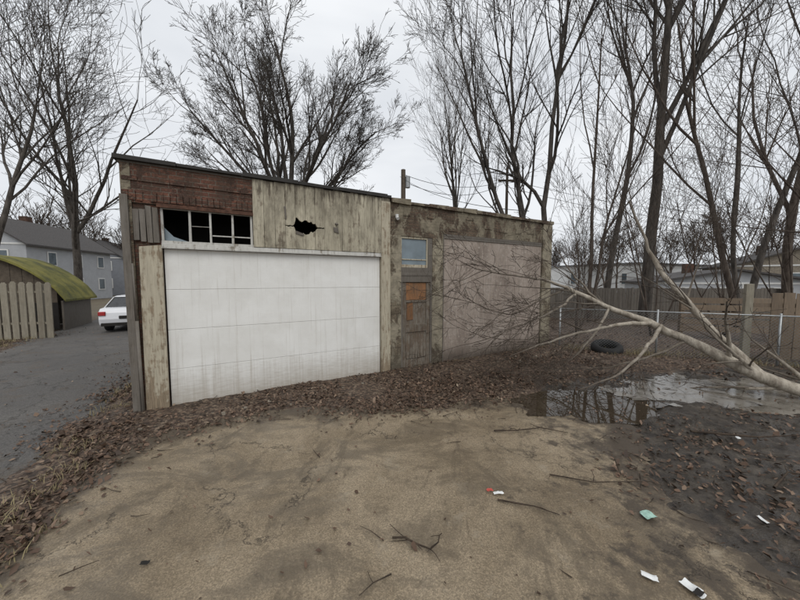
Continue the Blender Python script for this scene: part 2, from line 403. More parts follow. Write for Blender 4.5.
# ---------------------------------------------------------------- fallen leaves
def leaves(name,X,Y,smin,smax,tilt=.4,lift=.008):
    n=len(X); Z=height(X,Y); Z=np.maximum(Z,np.where(np.minimum(sdpoly(X,Y,SLAB),sdpoly(X,Y,ALLEY))<.26,.002,-1))+np.random.rand(n)*lift+.003
    Z=np.where(pud(X,Y)<1.3,np.maximum(Z,.012),Z)
    L=np.random.uniform(smin,smax,n)*np.random.choice([.7,1,1.25],n); A=np.random.rand(n)*6.283
    base=np.array([(0,-.5,0),(.22,-.22,.10),(.26,.18,.12),(0,.5,.05),(-.26,.18,.12),(-.22,-.22,.10)])
    P=np.repeat(base[None],n,0)+np.random.normal(0,.06,(n,6,3)); P*=L[:,None,None]
    P[:,:,0]*=np.random.uniform(.5,1.5,(n,1)); P[:,:,2]*=np.random.uniform(-.6,1.8,(n,1))
    tx=np.random.normal(0,tilt,n);ty=np.random.normal(0,tilt,n)
    P[:,:,2]+=P[:,:,0]*tx[:,None]+P[:,:,1]*ty[:,None]
    P[:,:,2]-=P[:,:,2].min(1)[:,None]*.7
    c,s=np.cos(A)[:,None],np.sin(A)[:,None]
    x=P[:,:,0]*c-P[:,:,1]*s+X[:,None]; y=P[:,:,0]*s+P[:,:,1]*c+Y[:,None]; z=P[:,:,2]+Z[:,None]
    V=np.stack([x,y,z],-1).reshape(-1,3); b=(np.arange(n)*6)[:,None]
    F=np.concatenate([b+np.array([[0,1,2,3]]),b+np.array([[0,3,4,5]])])
    r=np.repeat(np.clip(np.random.beta(1.7,2.6,n),0,1),6)
    return mk(name,V,F,MAT['leaf'],attrs={'rnd':r})
N=760000
x=np.random.uniform(-11,9.5,N);y=np.random.uniform(1.0,12,N)
s_,t_=to_st(x,y)
dS=sdpoly(x,y,SLAB);dA=sdpoly(x,y,ALLEY);pd=pud(x,y)
cl=fbm(x*1.6+3,y*1.6+8,5)
out=(dS>-.02)&(dA>-.02)
dens=np.where(out,.16,0)
dens=np.where(out&(t_<.1)&(t_>-1.8)&(s_>-1)&(s_<9),.30,dens)
dens=np.where(out&(s_<-.2)&(x<-1.5),.42,dens)
dens=np.where(out&(x>1.9)&(y<4.2),.11,dens)
dens=np.where((dS<=-.02),.22*np.exp(dS/.10)+.003,dens)
dens=np.where((dA<=-.02),.34*np.exp(dA/.14)+.006,dens)
dens*=np.clip((cl-.36)*5,0.06,1.5)
dens=np.where(pd<1.1,.012,dens)
dens=np.where((s_>-.4)&(s_<7.7)&(t_>0.02)&(t_<6),0,dens)
dist=np.hypot(x,y); dens*=np.clip(1.25-dist/12,.2,1)
kp=np.random.rand(N)<dens
leaves('fallen_leaves',x[kp],y[kp],.016,.048)

# dry grass tufts along edges
Vg=[];Fg=[];o=0
rs=np.random.RandomState(12)
def tuft(x0,y0,n,hh,sp_):
    global o
    for _ in range(n):
        bx=x0+rs.normal(0,sp_);by=y0+rs.normal(0,sp_);a=rs.uniform(0,6.28);h=hh*rs.uniform(.4,1.1);l=h*rs.uniform(.2,1.1);w=.003
        dx,dy=math.cos(a),math.sin(a); px,py=-dy*w,dx*w
        for q,(f,wz) in enumerate(((0,1),(.5,.8),(1,.15))):
            cx=bx+dx*l*f*f;cy=by+dy*l*f*f;cz=h*(f-.25*f*f*l/h)+.0
            Vg.append((cx-px*wz,cy-py*wz,cz));Vg.append((cx+px*wz,cy+py*wz,cz))
        Fg.append((o,o+1,o+3,o+2));Fg.append((o+2,o+3,o+5,o+4));o+=6
for i in range(110):
    p=st(rs.uniform(-.85,-.42),rs.uniform(-2.6,5)); tuft(p[0],p[1],14,.09,.04)
for i in range(60):
    p=st(rs.uniform(-5.2,-4.3),rs.uniform(1,9)); tuft(p[0],p[1],22,.12,.07)
for i in range(50):
    p=st(rs.uniform(3.3,8.2),rs.uniform(-.18,-.02)); tuft(p[0],p[1],12,.12,.04)
for i in range(150):
    f=rs.rand(); tuft(3.95+5.6*f+rs.normal(0,.15),7.35-2.5*f+rs.normal(0,.2)+.1,16,.16,.07)
mk('dry_grass',np.array(Vg),np.array(Fg),MAT['drygrass'])

# ---------------------------------------------------------------- garage building
G=empty('garage_building',(O[0],O[1],0),ANG)
FT=.14
b=MB(); b.box(-.38,-.24,.16,6.0,-.1,3.10); b.box(7.53,7.67,.16,6.0,-.1,3.05); b.box(-.24,7.53,5.86,6.0,-.1,3.05)
b.build('side_and_back_walls',MAT['brick'],G)
b=MB(); b.box(-.24,7.53,FT+.02,5.86,2.96,3.04); b.build('roof_deck',MAT['black'],G)
b=MB(); b.box(-.2,7.5,.9,.95,0,2.9); b.build('interior_shade_sheet',MAT['dark'],G)  # near-black sheet: darkness of the unlit interior painted behind the openings
b=MB(); b.box(-.38,-.285,0,.16,-.1,3.10,.004); b.build('corner_pier',MAT['darkbrick'],G)
b=MB(); b.box(-.285,1.03,.005,.16,2.64,3.10); b.build('brick_fascia',MAT['brickr'],G)
b=MB()
for i in range(21):
    if random.random()<.12: continue
    x0=-.37+i*.067; b.box(x0,x0+.058,-.012+random.uniform(-.008,.008),.004,2.665,2.78,.004)
for i in range(9):
    x0=-.37+i*.157; b.box(x0,x0+.148,-.008+random.uniform(-.006,.006),.004,2.90,2.945,.003)
b.build('soldier_course',MAT['brickr'],G)
b=MB(); b.box(-.285,-.02,.03,.16,-.1,2.64,0); b.build('left_jamb_wall',MAT['brick'],G)
b=MB(); b.hexa([(-.255,-.02,0),(-.02,-.02,0),(-.02,.029,0),(-.255,.029,0),(-.24,-.015,2.11),(-.015,-.015,2.14),(-.015,.029,2.14),(-.24,.029,2.11)],.8)
b.build('cream_jamb_board',MAT['creampost'],G,.004)
b=MB(); b.hexa([(-.375,-.05,-.05),(-.30,-.05,-.05),(-.30,-.003,-.05),(-.375,-.003,-.05),(-.39,-.045,2.72),(-.315,-.04,2.72),(-.315,-.003,2.72),(-.39,-.003,2.72)],.5)
b.build('grey_corner_board',MAT['greywood'],G,.003)
b=MB()
for i in range(4): b.box(-.28+i*.062,-.28+i*.062+.055,-.004-random.random()*.01,.028,2.16+random.random()*.03,2.55+random.random()*.06,.006,random.uniform(.2,.9))
b.build('jamb_patch_boards',MAT['greywood'],G,.003)
b=MB(); b.cyl((-.275,-.055,-.05),(-.29,-.05,1.2),.018); b.cyl((-.29,-.05,1.2),(-.30,-.05,1.9),.01)
b.build('conduit_pipe',MAT['greywood'],G,0,True)
b=MB(); b.box(-.015,3.03,-.015,.12,2.105,2.165,.003,.9); b.build('door_header_trim',MAT['whitetrim'],G,.003)
b=MB(); b.box(-.02,3.03,-.024,-.017,2.10,2.116,.002,.4); b.build('drip_flashing',MAT['whitetrim'],G)
b=MB()
b.box(-.02,1.03,.02,.07,2.60,2.639,.003,.3); b.box(-.02,1.03,.02,.07,2.166,2.20,.003,.5)
for x0 in (-.02,.27,.50,.76,.995): 
    b.box(x0,x0+.026,.022,.066,2.201,2.599,.003)
b.box(.53,.995,.03,.05,2.29,2.305,.002,.7); b.box(.30,.50,.03,.05,2.40,2.412,.006,.7)
b.build('transom_frame',MAT['whitetrim'],G,.002)
b=MB(); b.hexa([(-.02,.078,2.2),(.268,.078,2.2),(.268,.083,2.2),(-.02,.083,2.2),(-.02,.078,2.40),(.1,.078,2.26),(.1,.083,2.26),(-.02,.083,2.40)])
b.build('broken_panes',MAT['bluepane'],G)
b=MB(); b.box(-.05,1.03,-.022,.004,2.605,2.652,.004,.2); b.build('rusty_lintel',simple('rusty_steel',(.085,.042,.027),.85,.5,14),G)
# vertical siding: the broken hole is outlined point by point (upper and lower torn edges)
LOW=[(1.585,2.50),(1.60,2.42),(1.635,2.385),(1.66,2.41),(1.69,2.385),(1.72,2.40),(1.75,2.375),(1.80,2.39),(1.83,2.43),(1.87,2.42),(1.90,2.455),(1.93,2.50)]
UPP=[(1.585,2.51),(1.60,2.60),(1.63,2.615),(1.66,2.57),(1.70,2.55),(1.735,2.575),(1.765,2.60),(1.80,2.565),(1.84,2.585),(1.87,2.545),(1.90,2.56),(1.93,2.51)]
def lerpl(Lst,x):
    return float(np.interp(x,[p[0] for p in Lst],[p[1] for p in Lst]))
b=MB(); w=.1445; x0=1.03; i=0
while x0<3.19:
    x1=min(x0+w-.004,3.2); y0=-.02+random.uniform(-.004,.004)
    top=3.12+random.uniform(-.01,.01); bot=2.168+random.uniform(0,.004); r=random.uniform(.45,1)
    if x1>1.585 and x0<1.93:
        xsb=[x0+(x1-x0)*q/9 for q in range(10)]
        sh=random.uniform(-.03,.02); sh2=random.uniform(-.01,.03)
        lo=[(xx,lerpl(LOW,xx)+(sh if 1.6<xx<1.91 else 0)+random.uniform(-.006,.006)) for xx in xsb[::-1]]
        up=[(xx,lerpl(UPP,xx)+(sh2 if 1.6<xx<1.91 else 0)+.008+random.uniform(-.003,.006)) for xx in xsb]
        b.prism([(x0,bot),(x1,bot)]+lo,y0,.02,r)
        b.prism([(x1,top),(x0,top)]+up,y0,.02,r)
    else: b.box(x0,x1,y0,.02,bot,top,.002,r)
    x0+=w; i+=1
b.build('vertical_board_siding',MAT['cream'],G,.0)
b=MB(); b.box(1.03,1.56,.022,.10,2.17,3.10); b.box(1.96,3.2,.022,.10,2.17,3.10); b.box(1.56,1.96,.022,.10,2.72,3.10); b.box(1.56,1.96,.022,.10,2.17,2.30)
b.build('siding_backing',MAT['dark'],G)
b=MB(); b.hexa([(1.60,-.03,2.40),(1.72,-.035,2.37),(1.72,-.025,2.37),(1.60,-.02,2.40),(1.61,-.035,2.44),(1.73,-.03,2.40),(1.73,-.02,2.40),(1.61,-.025,2.44)])
b.hexa([(1.44,-.035,2.78),(1.47,-.035,2.78),(1.47,-.026,2.78),(1.44,-.026,2.78),(1.46,-.035,2.60),(1.475,-.035,2.60),(1.475,-.026,2.60),(1.46,-.026,2.60)])
b.build('splintered_wood',MAT['greywood'],G)
b=MB(); b.hexa([(2.19,-.035,2.47),(2.27,-.035,2.45),(2.27,-.026,2.45),(2.19,-.026,2.47),(2.18,-.035,2.54),(2.25,-.04,2.53),(2.25,-.026,2.53),(2.18,-.026,2.54)]); b.cyl((2.22,-.02,2.60),(2.24,-.06,2.58),.016)
b.build('old_fixture',MAT['greywood'],G)
b=MB(); b.hexa([(3.03,-.03,-.05),(3.195,-.03,-.05),(3.195,.1,-.05),(3.03,.1,-.05),(3.03,-.025,3.06),(3.2,-.025,3.06),(3.2,.1,3.06),(3.03,.1,3.06)],.75)
b.build('cream_post',MAT['creampost'],G,.004)
b=MB(); zz=0.0
for h in [.525]*4:
    b.box(-.005,3.02,.045,.085,zz+.0015,zz+h-.0015,0,1); zz+=h
b.build('garage_door_panels',MAT['gdoor'],G,.004)
b=MB(); b.box(-.005,3.02,.055,.10,0,2.1,0,.5); b.build('door_section_joints',simple('joint_paint',(.55,.54,.5),.7),G)
b=MB(); b.box(-.005,3.02,.035,.05,-.01,.02,.0); b.build('door_bottom_seal',MAT['rubber'],G)
b=MB()
x0=-.43
while x0<3.2:
    x1=min(x0+random.uniform(.5,.9),3.22); b.box(x0,x1-.004,-.05,.2,3.125,3.17+random.uniform(-.006,.012),.004); x0=x1
b.build('tar_coping_strip',MAT['black'],G,.003)
b=MB(); b.box(-.40,1.03,.0,.15,3.10,3.124,.002); b.build('coping_nailer',MAT['greywood'],G)
S0=3.2
b=MB()
b.box(S0,3.43,.0,.14,-.1,2.50); b.box(4.12,4.37,0,.14,-.1,2.50)
b.box(7.33,7.67,-.03,.14,-.1,3.06); 
b.build('block_wall',MAT['blockwall'],G)
b=MB(); b.box(S0,7.33,.0,.14,2.60,3.06); b.box(S0,4.37,.0,.14,2.5,2.6); b.build('upper_brick_band',MAT['darkbrick'],G)
b=MB(); b.box(4.37,7.33,-.008,.12,2.545,2.597,.003); b.build('steel_lintel',MAT['greywood'],G)
b=MB(); x0=S0+.02
while x0<7.7:
    x1=min(x0+random.uniform(.35,.6),7.71); zt=3.13+random.uniform(-.015,.02)
    b.box(x0,x1-.008,-.045,.19,3.062,zt,.012); x0=x1
b.build('concrete_coping',MAT['darkbrick'],G,.006)
b=MB()
for i in range(9):
    x0=3.5+i*.47+random.uniform(-.1,.1); b.box(x0,x0+random.uniform(.12,.3),-.012,.002,2.66+random.choice([0,.12,.2,.3]),2.72+random.choice([.02,.1,.2]),.004)
b.build('loose_bricks_and_patches',MAT['darkbrick'],G)
b=MB(); b.cyl((3.33,-.03,2.80),(3.33,-.03,2.86),.03,.03,10); b.cyl((3.33,-.0,2.83),(3.33,-.07,2.78),.02,.03,10); b.build('wall_lamp_socket',MAT['trimw'],G)
b=MB(); b.box(3.43,4.02,.02,.07,2.46,2.499,.002,.9);b.box(3.43,4.02,.02,.07,1.93,1.985,.002,.9)
b.box(3.43,3.455,.02,.07,1.985,2.46,.002,.8); b.box(3.995,4.02,.02,.07,1.985,2.46,.002,.8); b.box(3.455,3.995,.03,.06,2.07,2.09,.002,.9)
b.build('small_window_frame',MAT['creampost'],G,.003)
b=MB(); b.box(3.455,3.995,.045,.05,1.985,2.46); b.build('small_window_pane',MAT['bluepane'],G)
b=MB(); b.box(3.43,4.12,.01,.12,1.66,1.93,.003,.2); b.box(4.02,4.12,.01,.12,1.93,2.5,.003,.3); b.build('rotten_transom_board',MAT['greywood'],G,.004)
b=MB(); b.box(3.43,4.09,.0,.06,1.78,1.83,.004,.4); b.build('transom_ledge',MAT['greywood'],G,.004)
b=MB(); b.box(3.47,4.08,.05,.09,0.0,1.655,0,.6)
for (xa,xb,za,zb) in ((3.47,3.55,0,1.655),(4.0,4.08,0,1.655),(3.55,4.0,.0,.2),(3.55,4.0,.72,.86),(3.55,4.0,1.28,1.32)):
    b.box(xa,xb,.03,.05,za,zb,.002)
b.build('rotten_door_leaf',MAT['doorwood'],G,.003)
b=MB(); b.box(3.555,3.995,.036,.0485,1.325,1.65,.004,.9); b.box(3.58,3.70,.04,.0485,.95,1.27,.012,.3); b.build('exposed_door_panel',MAT['orangewood'],G)
b=MB()
for i in range(7):
    a=3.56+i*.062; b.hexa([(a,.025,.22),(a+.05,.025,.22),(a+.05,.035,.22),(a,.035,.22),(a+random.uniform(-.03,.05),.022,.7+random.uniform(-.3,.0)),(a+.06,.02,.66+random.uniform(-.3,.05)),(a+.06,.03,.68),(a,.03,.66)])
b.build('delaminated_veneer',MAT['doorwood'],G)
b=MB(); b.box(3.43,3.468,.01,.1,-.05,1.66,.003); b.box(4.082,4.12,.01,.1,-.05,1.66,.003); b.build('door_jambs',MAT['greywood'],G,.003)
b=MB(); e=[4.385,5.45,6.42,7.32]
for i in range(3): b.box(e[i],e[i+1]-.003,.0+random.uniform(0,.008),.05,-.05,2.54,.001,[.9,.6,.8][i])
b.build('plywood_panels',MAT['ply'],G,.002)
b=MB(); b.box(4.37,4.385,-.01,.06,-.05,2.54,0,.4); b.box(4.385,7.32,-.012,-.001,2.51,2.54,.002,.5); b.build('panel_trim',MAT['greywood'],G)
b=MB()
for i in range(45):
    s=random.uniform(-.3,7.4); t=random.uniform(-.7,-.05); q=random.uniform(.008,.026); z=.035
    b.box(s-q,s+q,t-q*.7,t+q*.7,z-.03,z+q*.9,q*.35)
b.build('brick_rubble',MAT['conc'],G,.002)

# ---------------------------------------------------------------- trees
def rv(): 
    return Vector((random.gauss(0,1),random.gauss(0,1),random.gauss(0,1)))
SIDES={0:9,1:6,2:4,3:3,4:3,5:3}
class Tree:
    def __init__(s,cfg): s.br=[]; s.c=cfg
    def grow(s,p,d,L,r,lv):
        c=s.c; n={0:8,1:7,2:5,3:4,4:3,5:2}[lv]; mx=c['levels']
        wig=c.get('wig',.16)*(1+.2*lv); up=c.get('up',.08)
        pts=[p.copy()];rad=[r]; dirs=[d.copy()]; q=d.copy(); cur=p.copy()
        er=r*(.30 if lv==0 else .25)
        for i in range(n):
            q=(q+rv()*wig*.6+Vector((0,0,up))).normalized()
            cur=cur+q*(L/n); pts.append(cur.copy()); rad.append(max(c['rmin'],r+(er-r)*(i+1)/n)); dirs.append(q.copy())
        s.br.append((pts,rad,SIDES[lv]))
        if lv>=mx: return
        nc=c['n'][lv]; 
        for k in range(nc):
            t=random.uniform(c.get('t0',.3) if lv==0 else .12,1.0) if k>0 else 1.0
            t=min(t,.999); f=t*n; i=int(f); f-=i
            pp=pts[i].lerp(pts[i+1],f); dd=dirs[i+1]; rr=rad[i]+(rad[i+1]-rad[i])*f
            ax=dd.cross(rv()).normalized(); ang=math.radians(random.uniform(*c['ang'][lv]))
            if k==0: ang*=.4
            nd=(Matrix.Rotation(ang,3,ax)@dd).normalized()
            if nd.z<-.1 and lv<3 and up>0: nd.z*=-.4; nd.normalize()
            ll=L*random.uniform(*c['len'][lv])*(1.15-.45*t)
            s.grow(pp,nd,ll,min(rr*.8,max(c['rmin'],rr*random.uniform(.5,.75))),lv+1)
    def arrays(s,rad=False):
        groups={}
        for pts,rad_,sd in s.br: groups.setdefault((len(pts),sd),[]).append((pts,rad_))
        Vs=[];Fs=[];Rs=[];o=0
        for (n,sd),L in groups.items():
            P=np.array([[tuple(q) for q in a[0]] for a in L]); R=np.array([a[1] for a in L])
            D=np.gradient(P,axis=1); D/=np.linalg.norm(D,axis=2,keepdims=True)+1e-9
            m=D.mean(1); ref=np.where(np.abs(m[:,0:1])<.75,np.array([[1.,0,0]]),np.array([[0,1.,0]]))[:,None,:]
            u=np.cross(D,np.broadcast_to(ref,D.shape)); u/=np.linalg.norm(u,axis=2,keepdims=True)+1e-9; w=np.cross(D,u)
            a=np.arange(sd)*2*math.pi/sd
            V=P[:,:,None,:]+R[:,:,None,None]*(np.cos(a)[None,None,:,None]*u[:,:,None,:]+np.sin(a)[None,None,:,None]*w[:,:,None,:])
            M=len(L); id_=np.arange(M*n*sd).reshape(M,n,sd)+o
            nx_=np.roll(id_,-1,axis=2)
            F=np.stack([id_[:,:-1],nx_[:,:-1],nx_[:,1:],id_[:,1:]],-1).reshape(-1,4)
            Vs.append(V.reshape(-1,3));Fs.append(F); o+=M*n*sd; Rs.append(np.repeat(R.reshape(-1),sd))
        if rad: return np.concatenate(Vs),np.concatenate(Fs),np.concatenate(Rs)
        return np.concatenate(Vs),np.concatenate(Fs)
def cfg(**k):
    d=dict(levels=4,n=[11,8,7,5],ang=[(20,45),(20,48),(22,52),(25,60),(25,60)],len=[(.5,.75),(.42,.65),(.4,.65),(.4,.65),(.4,.7)],rmin=.006,up=.07,wig=.14,t0=.3)
    d.update(k); return d
def make_tree(name,loc,seed,H,r,lean=(0,0),c=None,mat='bark',stems=None,fork=0,fr=.3):
    random.seed(seed); T=Tree(c or cfg())
    if fork:
        pts=[Vector((random.gauss(0,.03)*i,random.gauss(0,.03)*i,-.1+(fork+.25)*i/6)) for i in range(7)]
        T.br.append((pts,[fr*(1.25 if i==0 else 1.08 if i==1 else 1-.03*i) for i in range(7)],10))
        for dx,dy,l,rr,dz in stems: T.grow(pts[-1]+Vector((dx*.1,dy*.1,-dz)),Vector((dx,dy,1)).normalized(),l,rr,0)
    elif stems:
        for dx,dy,l,rr in stems: T.grow(Vector((dx*.15,dy*.15,-.1)),Vector((dx,dy,1)).normalized(),l,rr,0)
    else: T.grow(Vector((0,0,-.1)),Vector((lean[0],lean[1],1)).normalized(),H,r,0)
    V,F=T.arrays()
    return mk(name,V,F,MAT[mat],smooth=True,loc=(loc[0],loc[1],0))
NAR=[(14,32),(16,36),(20,44),(24,52),(25,60)]
K=.80
make_tree('bare_tree',(-6.1,16.0),11,0,0,c=cfg(n=[8,7,6,4],up=.03,t0=.18,wig=.11,rmin=.007,ang=[(16,36),(18,42),(22,50),(25,60)],len=[(.34,.52),(.4,.6),(.4,.6),(.4,.65)]),
   stems=[(a_,b_,l_*K,r_,z_) for a_,b_,l_,r_,z_ in [(-1.35,.1,7.0,.09,.9),(-.95,-.4,7.6,.11,.3),(-.62,.3,8.4,.12,0),(-.34,-.2,9.0,.13,.1),(-.1,.3,9.3,.14,0),(.14,-.3,9.3,.14,0),(.40,.2,9.0,.13,.1),(.68,-.3,8.4,.12,.2),(1.0,.2,7.8,.10,.5),(1.4,-.1,6.8,.09,1.0),(.1,.9,8,.11,.3),(-.2,-.9,8,.11,.3)]],fork=5.2,fr=.27)
make_tree('bare_tree.001',(-17.8,16.5),23,11.0,.20,(.05,0),cfg(n=[12,7,6,4],rmin=.008,wig=.11))
make_tree('bare_tree.002',(-18.4,13.2),31,10.0,.15,(.06,.05),cfg(n=[9,7,6,4],rmin=.007,wig=.11))
make_tree('bare_tree.003',(6.3,13.8),41,0,0,c=cfg(n=[9,7,6,4],up=.06,ang=NAR,len=[(.36,.55),(.42,.6),(.4,.6),(.4,.65)]),
   stems=[(-.46,0,11.5,.13),(-.16,.1,13,.14),(.16,-.1,13.5,.15)])
make_tree('bare_tree.004',(9.3,11.4),53,14,.21,(.07,0),cfg(n=[12,7,6,4],wig=.09,ang=NAR,up=.09,t0=.35))
make_tree('bare_tree.005',(11.3,9.9),63,11,.10,(-.22,0),cfg(n=[7,6,5,4],wig=.09,ang=NAR),mat='bark2')
make_tree('bare_tree.006',(10.6,15.5),74,14,.16,(.0,0),cfg(n=[9,6,6,4],wig=.1,ang=NAR,up=.09))
make_tree('bare_tree.007',(16.2,12.4),88,13,.17,(-.10,0),cfg(n=[9,6,6,4],wig=.1,ang=NAR,up=.08),mat='bark2')
make_tree('bare_tree.008',(4.6,22),96,14,.16,(-.02,0),cfg(n=[9,6,6,4],ang=NAR,up=.09,wig=.1))
make_tree('bare_tree.009',(12.9,11.2),118,0,0,c=cfg(n=[6,6,5,4],wig=.09,ang=NAR),stems=[(.15,0,12,.12),(-.12,.1,11,.09)],mat='bark')
make_tree('bare_tree.010',(7.6,12.0),131,0,0,c=cfg(n=[6,6,5,4],wig=.09,ang=NAR),stems=[(.05,0,11,.08),(.2,.1,9,.06)],mat='bark2')
make_tree('bare_tree.011',(12.2,7.0),147,8.5,.08,(-.30,-.05),cfg(n=[9,6,5,3],wig=.08,up=.02,ang=[(25,55),(20,45),(20,45),(25,50)],rmin=.005,t0=.2),mat='bark2')
for i,(x_,y_,h_) in enumerate([(7.6,8.9,5.0),(9.4,8.6,4.5),(12.0,8.9,6),(5.6,9.4,3.8)]):
    make_tree('sapling' if i==0 else 'sapling.%03d'%i,(x_,y_),200+i,0,0,c=cfg(levels=3,n=[7,5,3],rmin=.004,up=.04,wig=.1),
      stems=[(random.uniform(-.35,.35),random.uniform(-.2,.2),h_*random.uniform(.7,1),.026) for _ in range(4)],mat='bark2')
random.seed(5); base=[]
for q in range(3):
    T=Tree(cfg(levels=3,n=[13,9,6],rmin=.022)); T.grow(Vector((0,0,0)),Vector((random.uniform(-.1,.1),0,1)).normalized(),8,.16,0); base.append(T.arrays())
Vs=[];Fs=[];o=0
for i in range(44):
    a=math.radians(-62+i*2.9+random.uniform(-1,1)); R=random.uniform(42,66); x_=R*math.sin(a); y_=R*math.cos(a)
    V,F=base[i%3]; g=random.uniform(.55,.9); th=random.uniform(0,6.28); c_,s2=math.cos(th),math.sin(th)
    V2=np.stack([V[:,0]*c_-V[:,1]*s2,V[:,0]*s2+V[:,1]*c_,V[:,2]],-1)*g+np.array([x_,y_,0]); Vs.append(V2);Fs.append(F+o);o+=len(V)
mk('distant_trees',np.concatenate(Vs),np.concatenate(Fs),MAT['bark2'],smooth=True)

# ---------------------------------------------------------------- fallen tree
random.seed(77); T=Tree(cfg(levels=4,n=[7,4,3,2],ang=[(25,50),(20,50),(20,50),(25,55)],up=-.01,wig=.085,rmin=.0032,len=[(.35,.6),(.4,.7),(.4,.65),(.4,.7)]))
def stem(pts,r0,r1,kids,L,lv=1,n=18):
    P=[Vector(p) for p in pts]; out=[]
    seg=len(P)-1
    for i in range(n+1):
        f=i/n*seg; k=min(int(f),seg-1); f-=k
        a=P[max(k-1,0)];b=P[k];c=P[k+1];d=P[min(k+2,seg)]
        q=.5*((2*b)+(c-a)*f+(2*a-5*b+4*c-d)*f*f+(3*b-a-3*c+d)*f**3)
        out.append(q+rv()*.008)
    rad=[r0+(r1-r0)*(i/n)**1.15+random.uniform(-.003,.003)*(r0/.05) for i in range(n+1)]
    T.br.append((out,rad,10))
    for k in range(kids):
        t=random.uniform(.25,1)*n if k else n-.01; i=int(t); d=(out[i+1]-out[i]).normalized()
        ax=d.cross(rv()).normalized(); nd=Matrix.Rotation(math.radians(random.uniform(20,50)),3,ax)@d
        T.grow(out[i],nd,L*random.uniform(.6,1.2),max(.006,rad[i]*.4),lv)
stem([(8.2,3.35,-.02),(6.6,3.85,.02),(5.6,4.2,.15),(4.78,4.65,.62),(4.18,5.0,.98),(3.5,5.2,1.28),(2.9,5.25,1.58)],.115,.026,9,1.2)
stem([(5.35,4.34,.30),(4.98,4.68,.85),(4.74,4.98,1.38),(4.42,5.2,1.95),(4.22,5.25,2.45),(3.98,5.3,3.05)],.065,.012,7,1.0)
stem([(4.2,4.98,.98),(3.6,4.85,.98),(3.0,4.75,.88),(2.3,4.7,.70),(1.7,4.65,.50)],.036,.007,9,.9)
stem([(2.95,5.25,1.55),(2.4,5.1,1.72),(1.8,5.0,1.78),(1.0,4.85,1.95)],.024,.005,8,.9)
stem([(3.1,5.25,1.48),(2.6,5.0,1.2),(2.0,4.8,1.0),(1.3,4.7,.75)],.022,.005,8,.9)
stem([(3.5,5.2,1.28),(3.1,5.3,1.75),(2.85,5.4,2.15),(2.6,5.4,2.6)],.018,.004,6,.8)
stem([(4.3,4.9,.95),(3.8,4.6,.62),(3.2,4.35,.3),(2.6,4.3,.08)],.030,.006,8,.7)
stem([(2.95,5.25,1.55),(2.5,5.3,1.35),(1.9,5.2,1.1),(1.2,5.1,1.35)],.018,.004,7,.8)
stem([(3.6,5.15,1.2),(3.2,4.95,.75),(2.7,4.8,.35),(2.2,4.75,.1)],.022,.005,8,.7)
stem([(4.6,4.75,.75),(4.2,4.9,.45),(3.6,5.1,.2),(3.1,5.3,.12)],.022,.005,7,.7)
V,F,Rr=T.arrays(True); V[:,2]=np.maximum(V[:,2],-.04)
mk('fallen_tree',V,F,MAT['deadbark'],smooth=True,attrs={'rad':Rr})

def gstick(name,pts,r,seed):
    random.seed(seed); T=Tree(cfg(levels=3,n=[3,3,2],rmin=.003,up=-.01))
    P=[Vector((x_,y_,z_)) for x_,y_,z_ in pts]; n=len(P)
    T.br.append((P,[r*(1-.6*i/(n-1)) for i in range(n)],6))
    for i in range(1,n-1):
        for _ in range(1):
            d=Vector((random.uniform(-1,1),random.uniform(-1,1),.08)).normalized(); L=random.uniform(.06,.16); q=P[i]+d*L
            T.br.append(([P[i],P[i]+d*L*.5+rv()*.008,q],[r*.5,r*.4,.002],4))
    V,F=T.arrays(); V[:,2]=np.maximum(V[:,2],.001); mk(name,V,F,MAT['twig'],smooth=True)
gstick('fallen_branch',[(-.05,1.86,.015),(.03,1.85,.025),(.10,1.80,.03),(.19,1.77,.02),(.245,1.81,.03),(.26,1.87,.02),(.28,1.90,.01)],.007,1)
gstick('fallen_branch.001',[(1.05,3.25,.02),(1.3,3.22,.04),(1.6,3.3,.03),(1.85,3.2,.02)],.009,2)
gstick('fallen_branch.002',[(.75,2.2,.015),(.88,2.15,.025),(1.0,2.12,.025),(1.15,2.05,.015)],.008,3)
gstick('fallen_branch.003',[(3.2,3.2,.04),(3.7,3.0,.08),(4.3,3.1,.05)],.014,4)
gstick('fallen_branch.004',[(1.3,2.5,.015),(1.6,2.38,.03),(2.1,2.4,.02)],.007,5)
gstick('fallen_branch.005',[(3.0,2.3,.04),(3.3,2.45,.07),(3.8,2.3,.05)],.010,6)
gstick('fallen_branch.006',[(-.05,1.62,.01),(-.15,1.56,.02),(-.22,1.50,.01)],.004,8)
random.seed(9); T=Tree(cfg())
for i in range(900):
    x_=random.uniform(-4,7);y_=random.uniform(1.3,6.5); 
    if -2.3<x_<1.9 and y_<3.5 and random.random()<.93: continue
    a=random.uniform(0,6.28);L=random.uniform(.05,.25); z_=float(height(np.array([x_]),np.array([y_]))[0]); z_=max(z_,0)+.01
    d=Vector((math.cos(a),math.sin(a),random.uniform(-.02,.1))); p=Vector((x_,y_,z_))
    T.br.append(([p,p+d*L*.5+rv()*.01,p+d*L],[.004,.003,.0015],4))
V,F=T.arrays(); mk('scattered_twigs',V,F,MAT['twig'])

